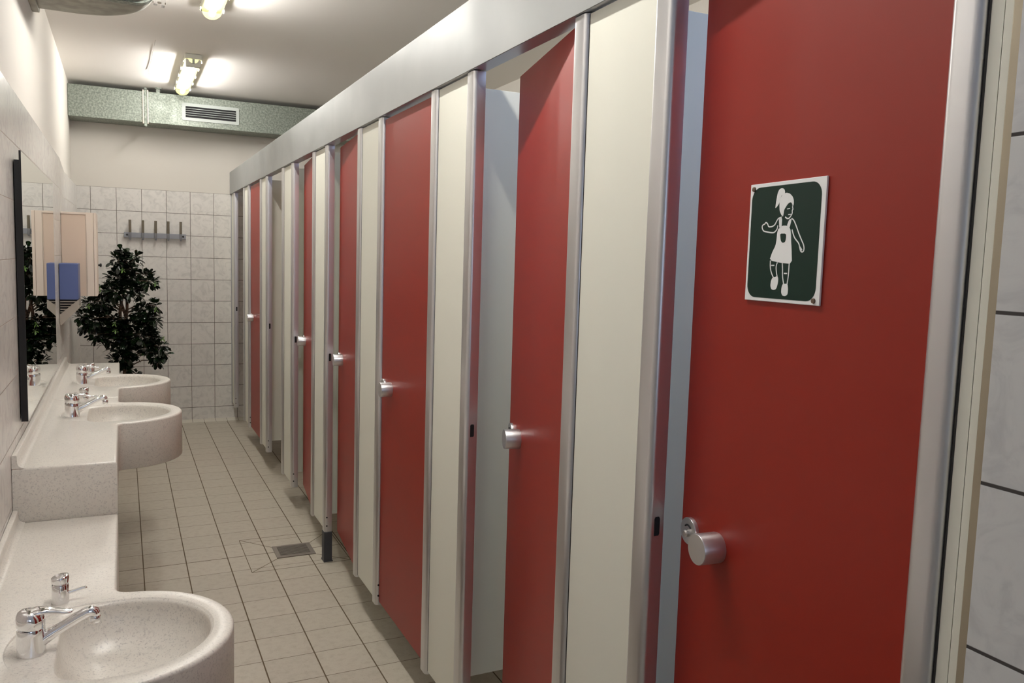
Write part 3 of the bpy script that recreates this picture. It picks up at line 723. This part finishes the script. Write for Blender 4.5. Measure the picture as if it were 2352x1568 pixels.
# ------------------------------------------------------------------ ceiling lamps
def make_lamp():
    t = thing('ceiling_lamp', '', 'lamp', group='tubular ceiling lamps in a row')
    Lh = 0.625
    def u(w, z0, z1, k=16):     # U-shaped lens section, closed on top
        P = [(-w, z0)]
        for q in range(k + 1):
            a = PI * q / k
            P.append((-w * math.cos(a), z0 - (z0 - z1) * math.sin(a) ** 0.8))
        return P + [(w, z0)]
    secs = []
    def sec(y, w, z1): return [Vector((a, y, b)) for a, b in u(w, -0.036, z1)[1:-1]]
    ys = [(-Lh, 0.030, -0.062), (-Lh + 0.006, 0.046, -0.078), (-Lh + 0.02, 0.053, -0.086), (Lh - 0.05, 0.053, -0.086), (Lh - 0.02, 0.047, -0.082), (Lh - 0.004, 0.034, -0.066), (Lh, 0.02, -0.05)]
    obj('diffuser', rings([sec(*q) for q in ys]), M['lamp_diffuser'], t, smooth=True, angle=60)
    body = obj('housing', bx(-0.058, 0.058, -Lh - 0.004, Lh + 0.004, -0.036, -0.0005), M['lamp_body'], t, bevel=0.008)
    # glowing tube line seen through the middle of the lens and the bright flanks of the lens
    obj('reflector', bx(-0.052, 0.052, -Lh + 0.045, Lh - 0.005, -0.0385, -0.0365), M['lamp_reflector'], t)
    obj('tube', lathe([(0, -Lh + 0.05), (0.017, -Lh + 0.05), (0.017, Lh - 0.05), (0, Lh - 0.05)], 16, Matrix.Translation((0, 0, -0.057)) @ Matrix.Rotation(-PI / 2, 4, 'X')), M['lamp_tube'], t, smooth=True, angle=50)
    for s in (-1, 1):
        for k in range(5):
            y = -Lh + 0.06 + k * (2 * Lh - 0.12) / 4
            obj('clip', bx(s * 0.0615 - 0.003, s * 0.0615 + 0.003, y - 0.02, y + 0.02, -0.046, -0.018), M['lamp_body'], t)
    e = obj('end_cap', bx(-0.05, 0.05, -Lh + 0.001, -Lh + 0.04, -0.0885, -0.036), M['lamp_body'], t, bevel=0.006)
    obj('cap_notch', bx(-0.008, 0.008, -Lh - 0.001, -Lh + 0.004, -0.07, -0.036), M['grille'], e)
    return t
LB = ['glowing tubular ceiling lamp in front of the air grille, last of the row',
      'glowing tubular ceiling lamp beside the curved grey duct',
      'glowing tubular ceiling lamp above the largest washbasin']
l0 = make_lamp()
for i, y in enumerate([6.95, 4.44, 1.93]):
    q = l0 if i == 0 else dup(l0, (0, 0, 0), ''); q.location = (0.475, y, CEILZ); q['label'] = LB[i]
    for ch in q.children:                      # tube strength set per lamp to balance brightness along the room
        if ch.name.startswith('tube'):
            if i: ch.data = ch.data.copy()
            ch.data.materials[0] = M['lamp_tube_%d' % i]
q = obj('ceiling_cable', tube([(0.22, 6.05, CEILZ - 0.003), (0.215, 6.35, CEILZ - 0.003), (0.213, 6.7, CEILZ - 0.003), (0.203, 7.05, CEILZ - 0.003), (0.205, 7.10, CEILZ - 0.012), (0.213, 7.12, CEILZ - 0.02)], [0.0012] * 5 + [0.005], 8), M['grey_plastic'])
q['label'] = 'thin grey cable with a small end hook running across the ceiling'; q['category'] = 'cable'

# ------------------------------------------------------------------ floor drain
t = thing('floor_drain', 'square steel floor drain with a slotted grating beside the dark grey foot', 'drain', (0.806, 4.315, 0))
fr = bmesh.new()
for a in [(-0.1, 0.1, -0.09, -0.068), (-0.1, 0.1, 0.068, 0.09), (-0.1, -0.078, -0.068, 0.068), (0.078, 0.1, -0.068, 0.068)]: bx(*a, 0.0004, 0.0045, fr)
obj('frame', fr, M['drain_steel'], t)
obj('sump', bx(-0.078, 0.078, -0.068, 0.068, 0.0004, 0.0012), M['black'], t)
bm = bmesh.new()
for k in range(8):
    y = -0.0595 + k * 0.017; bx(-0.078, 0.078, y - 0.0047, y + 0.0047, 0.0012, 0.0038, bm)
obj('grating', bm, M['drain_steel'], t)
bm = bmesh.new()
def jl(a, b, w=0.0035):
    a, b = Vector(a), Vector(b); d = (b - a).normalized(); nn = Vector((-d.y, d.x)) * w / 2
    prism([tuple(a - nn), tuple(b - nn), tuple(b + nn), tuple(a + nn)], 0.0002, 0.0006, bm)
q4 = [(-0.247, -0.238), (0.25, -0.238), (0.25, 0.262), (-0.247, 0.262)]
d4 = [(-0.1, -0.09), (0.1, -0.09), (0.1, 0.09), (-0.1, 0.09)]
for i in range(4): jl(q4[i], q4[(i + 1) % 4]); jl(q4[i], d4[i])
m = newmat('drain_joint_grout', srgb(104, 90, 70), 0.9)
obj('surround_joint', bm, m, t)

# ------------------------------------------------------------------ potted ficus
random.seed(7)
PY_ = 7.12
t = thing('potted_ficus', 'dark green potted ficus tree with braided stems behind the washbasin counter', 'potted plant', (0.005, PY_, 0))
obj('pot', lathe([(0, 0), (0.12, 0), (0.125, 0.01), (0.155, 0.25), (0.168, 0.252), (0.168, 0.29), (0.155, 0.29), (0.15, 0.26), (0, 0.258)], 32), M['pot'], t, smooth=True, angle=40)
obj('soil', lathe([(0, 0.258), (0.148, 0.258), (0.14, 0.266), (0, 0.272)], 24), M['soil'], t, smooth=True)
bm = bmesh.new()
for k in range(3):
    pts = []
    for q in range(30):
        z = 0.26 + q * 0.033; a = z * 9 + k * 2 * PI / 3
        rr_ = 0.022 + 0.006 * math.sin(z * 7); pts.append((rr_ * math.cos(a) + 0.015 * math.sin(z * 3), rr_ * math.sin(a), z))
    tube(pts, [0.019 - 0.009 * q / 30 for q in range(30)], 8, bm)
obj('trunk', bm, M['bark'], t, smooth=True)
# clusters (x, z, radius) read in the plane of the plant
s = 1 / 288.0
CL = [(285, 582, 14), (272, 596, 18), (292, 600, 20), (310, 592, 11), (282, 622, 26), (300, 615, 14), (270, 640, 24), (300, 642, 20), (334, 636, 16), (345, 645, 15), (322, 650, 10), (346, 630, 8),
      (268, 664, 28), (300, 662, 22), (240, 668, 16), (318, 672, 12), (226, 690, 22), (208, 700, 20), (192, 722, 16), (216, 728, 26), (196, 745, 15), (238, 745, 24), (222, 765, 18), (250, 700, 14),
      (262, 742, 26), (274, 760, 28), (248, 780, 18), (288, 775, 26), (300, 742, 18), (318, 720, 20), (330, 710, 20), (345, 725, 18), (352, 742, 16), (335, 745, 24), (322, 765, 22), (345, 770, 18),
      (356, 700, 10), (350, 785, 20), (338, 796, 16), (366, 790, 15), (372, 806, 12), (356, 812, 12), (362, 828, 9), (290, 800, 24), (268, 802, 16), (305, 805, 14), (284, 822, 20), (300, 815, 10), (262, 826, 8), (298, 848, 8), (312, 852, 5)]
def pix(px, py):     # direction through a pixel, met with the plane y = PY_
    d = r2 * ((px - 1176) / 1869.55) + d2 * ((py - 784) / 1869.55) + fw
    k = PY_ / d.y; return Vector((d.x * k - 0.005, 0, 1.58 + d.z * k))
lf = bmesh.new(); ln = bmesh.new(); br = bmesh.new()
def leaf(bm, p, d, L, wd, roll):
    d = d.normalized(); up = Vector((0, 0, 1)); s_ = d.cross(up)
    if s_.length < 0.05: s_ = Vector((1, 0, 0))
    s_.normalize(); n_ = s_.cross(d)
    s_, n_ = s_ * math.cos(roll) + n_ * math.sin(roll), n_ * math.cos(roll) - s_ * math.sin(roll)
    prof = [(0.0, 0.08), (0.25, 0.62), (0.5, 0.95), (0.75, 1.0), (0.92, 0.6), (1.0, 0.05)]
    rows = []
    for f, ww in prof:
        c = p + d * (L * f) + Vector((0, 0, -0.25 * L * f * f))
        rows.append([bm.verts.new(c - s_ * wd * ww + n_ * 0.12 * wd), bm.verts.new(c), bm.verts.new(c + s_ * wd * ww + n_ * 0.12 * wd)])
    for a, b in zip(rows, rows[1:]):
        bm.faces.new((a[0], a[1], b[1], b[0])); bm.faces.new((a[1], a[2], b[2], b[1]))
for px, py, pr in CL:
    c = pix(px, py); R_ = pr * s
    c.y = random.uniform(-0.1, 0.1) - 0.05
    stem_z = min(c.z - 0.05, 1.35); stem_z = max(stem_z, 0.55)
    base = Vector((0.015 * math.sin(stem_z * 3), 0, stem_z))
    mid = (base + c) / 2 + Vector((0, 0, 0.03))
    tube([base, mid, c], [0.006, 0.0045, 0.003], 6, br)
    for q in range(int(12 + (pr / 9.0) ** 2 * 10)):
        v = Vector((random.gauss(0, 1), random.gauss(0, 1), random.gauss(0, 1))).normalized()
        p = c + v * R_ * random.uniform(0.25, 0.85)
        d = (v + Vector((random.uniform(-.5, .5), random.uniform(-.5, .5), random.uniform(-.2, .6)))).normalized()
        leaf(lf, p, d, random.uniform(0.040, 0.064), random.uniform(0.013, 0.019), random.uniform(-0.6, 0.6))
for px, py in ((282, 618), (266, 752), (264, 737), (206, 697), (356, 705), (355, 648), (372, 770), (230, 660)):
    c = pix(px, py); c.y = -0.24
    for q in range(5):
        a = q * 2 * PI / 5 + px
        leaf(ln, c, Vector((math.cos(a), -0.6, math.sin(a))), 0.026, 0.006, 0.2)
obj('leaves', lf, M['leaf'], t)
obj('young_leaves', ln, M['leaf_new'], t)
obj('branches', br, M['bark'], t)
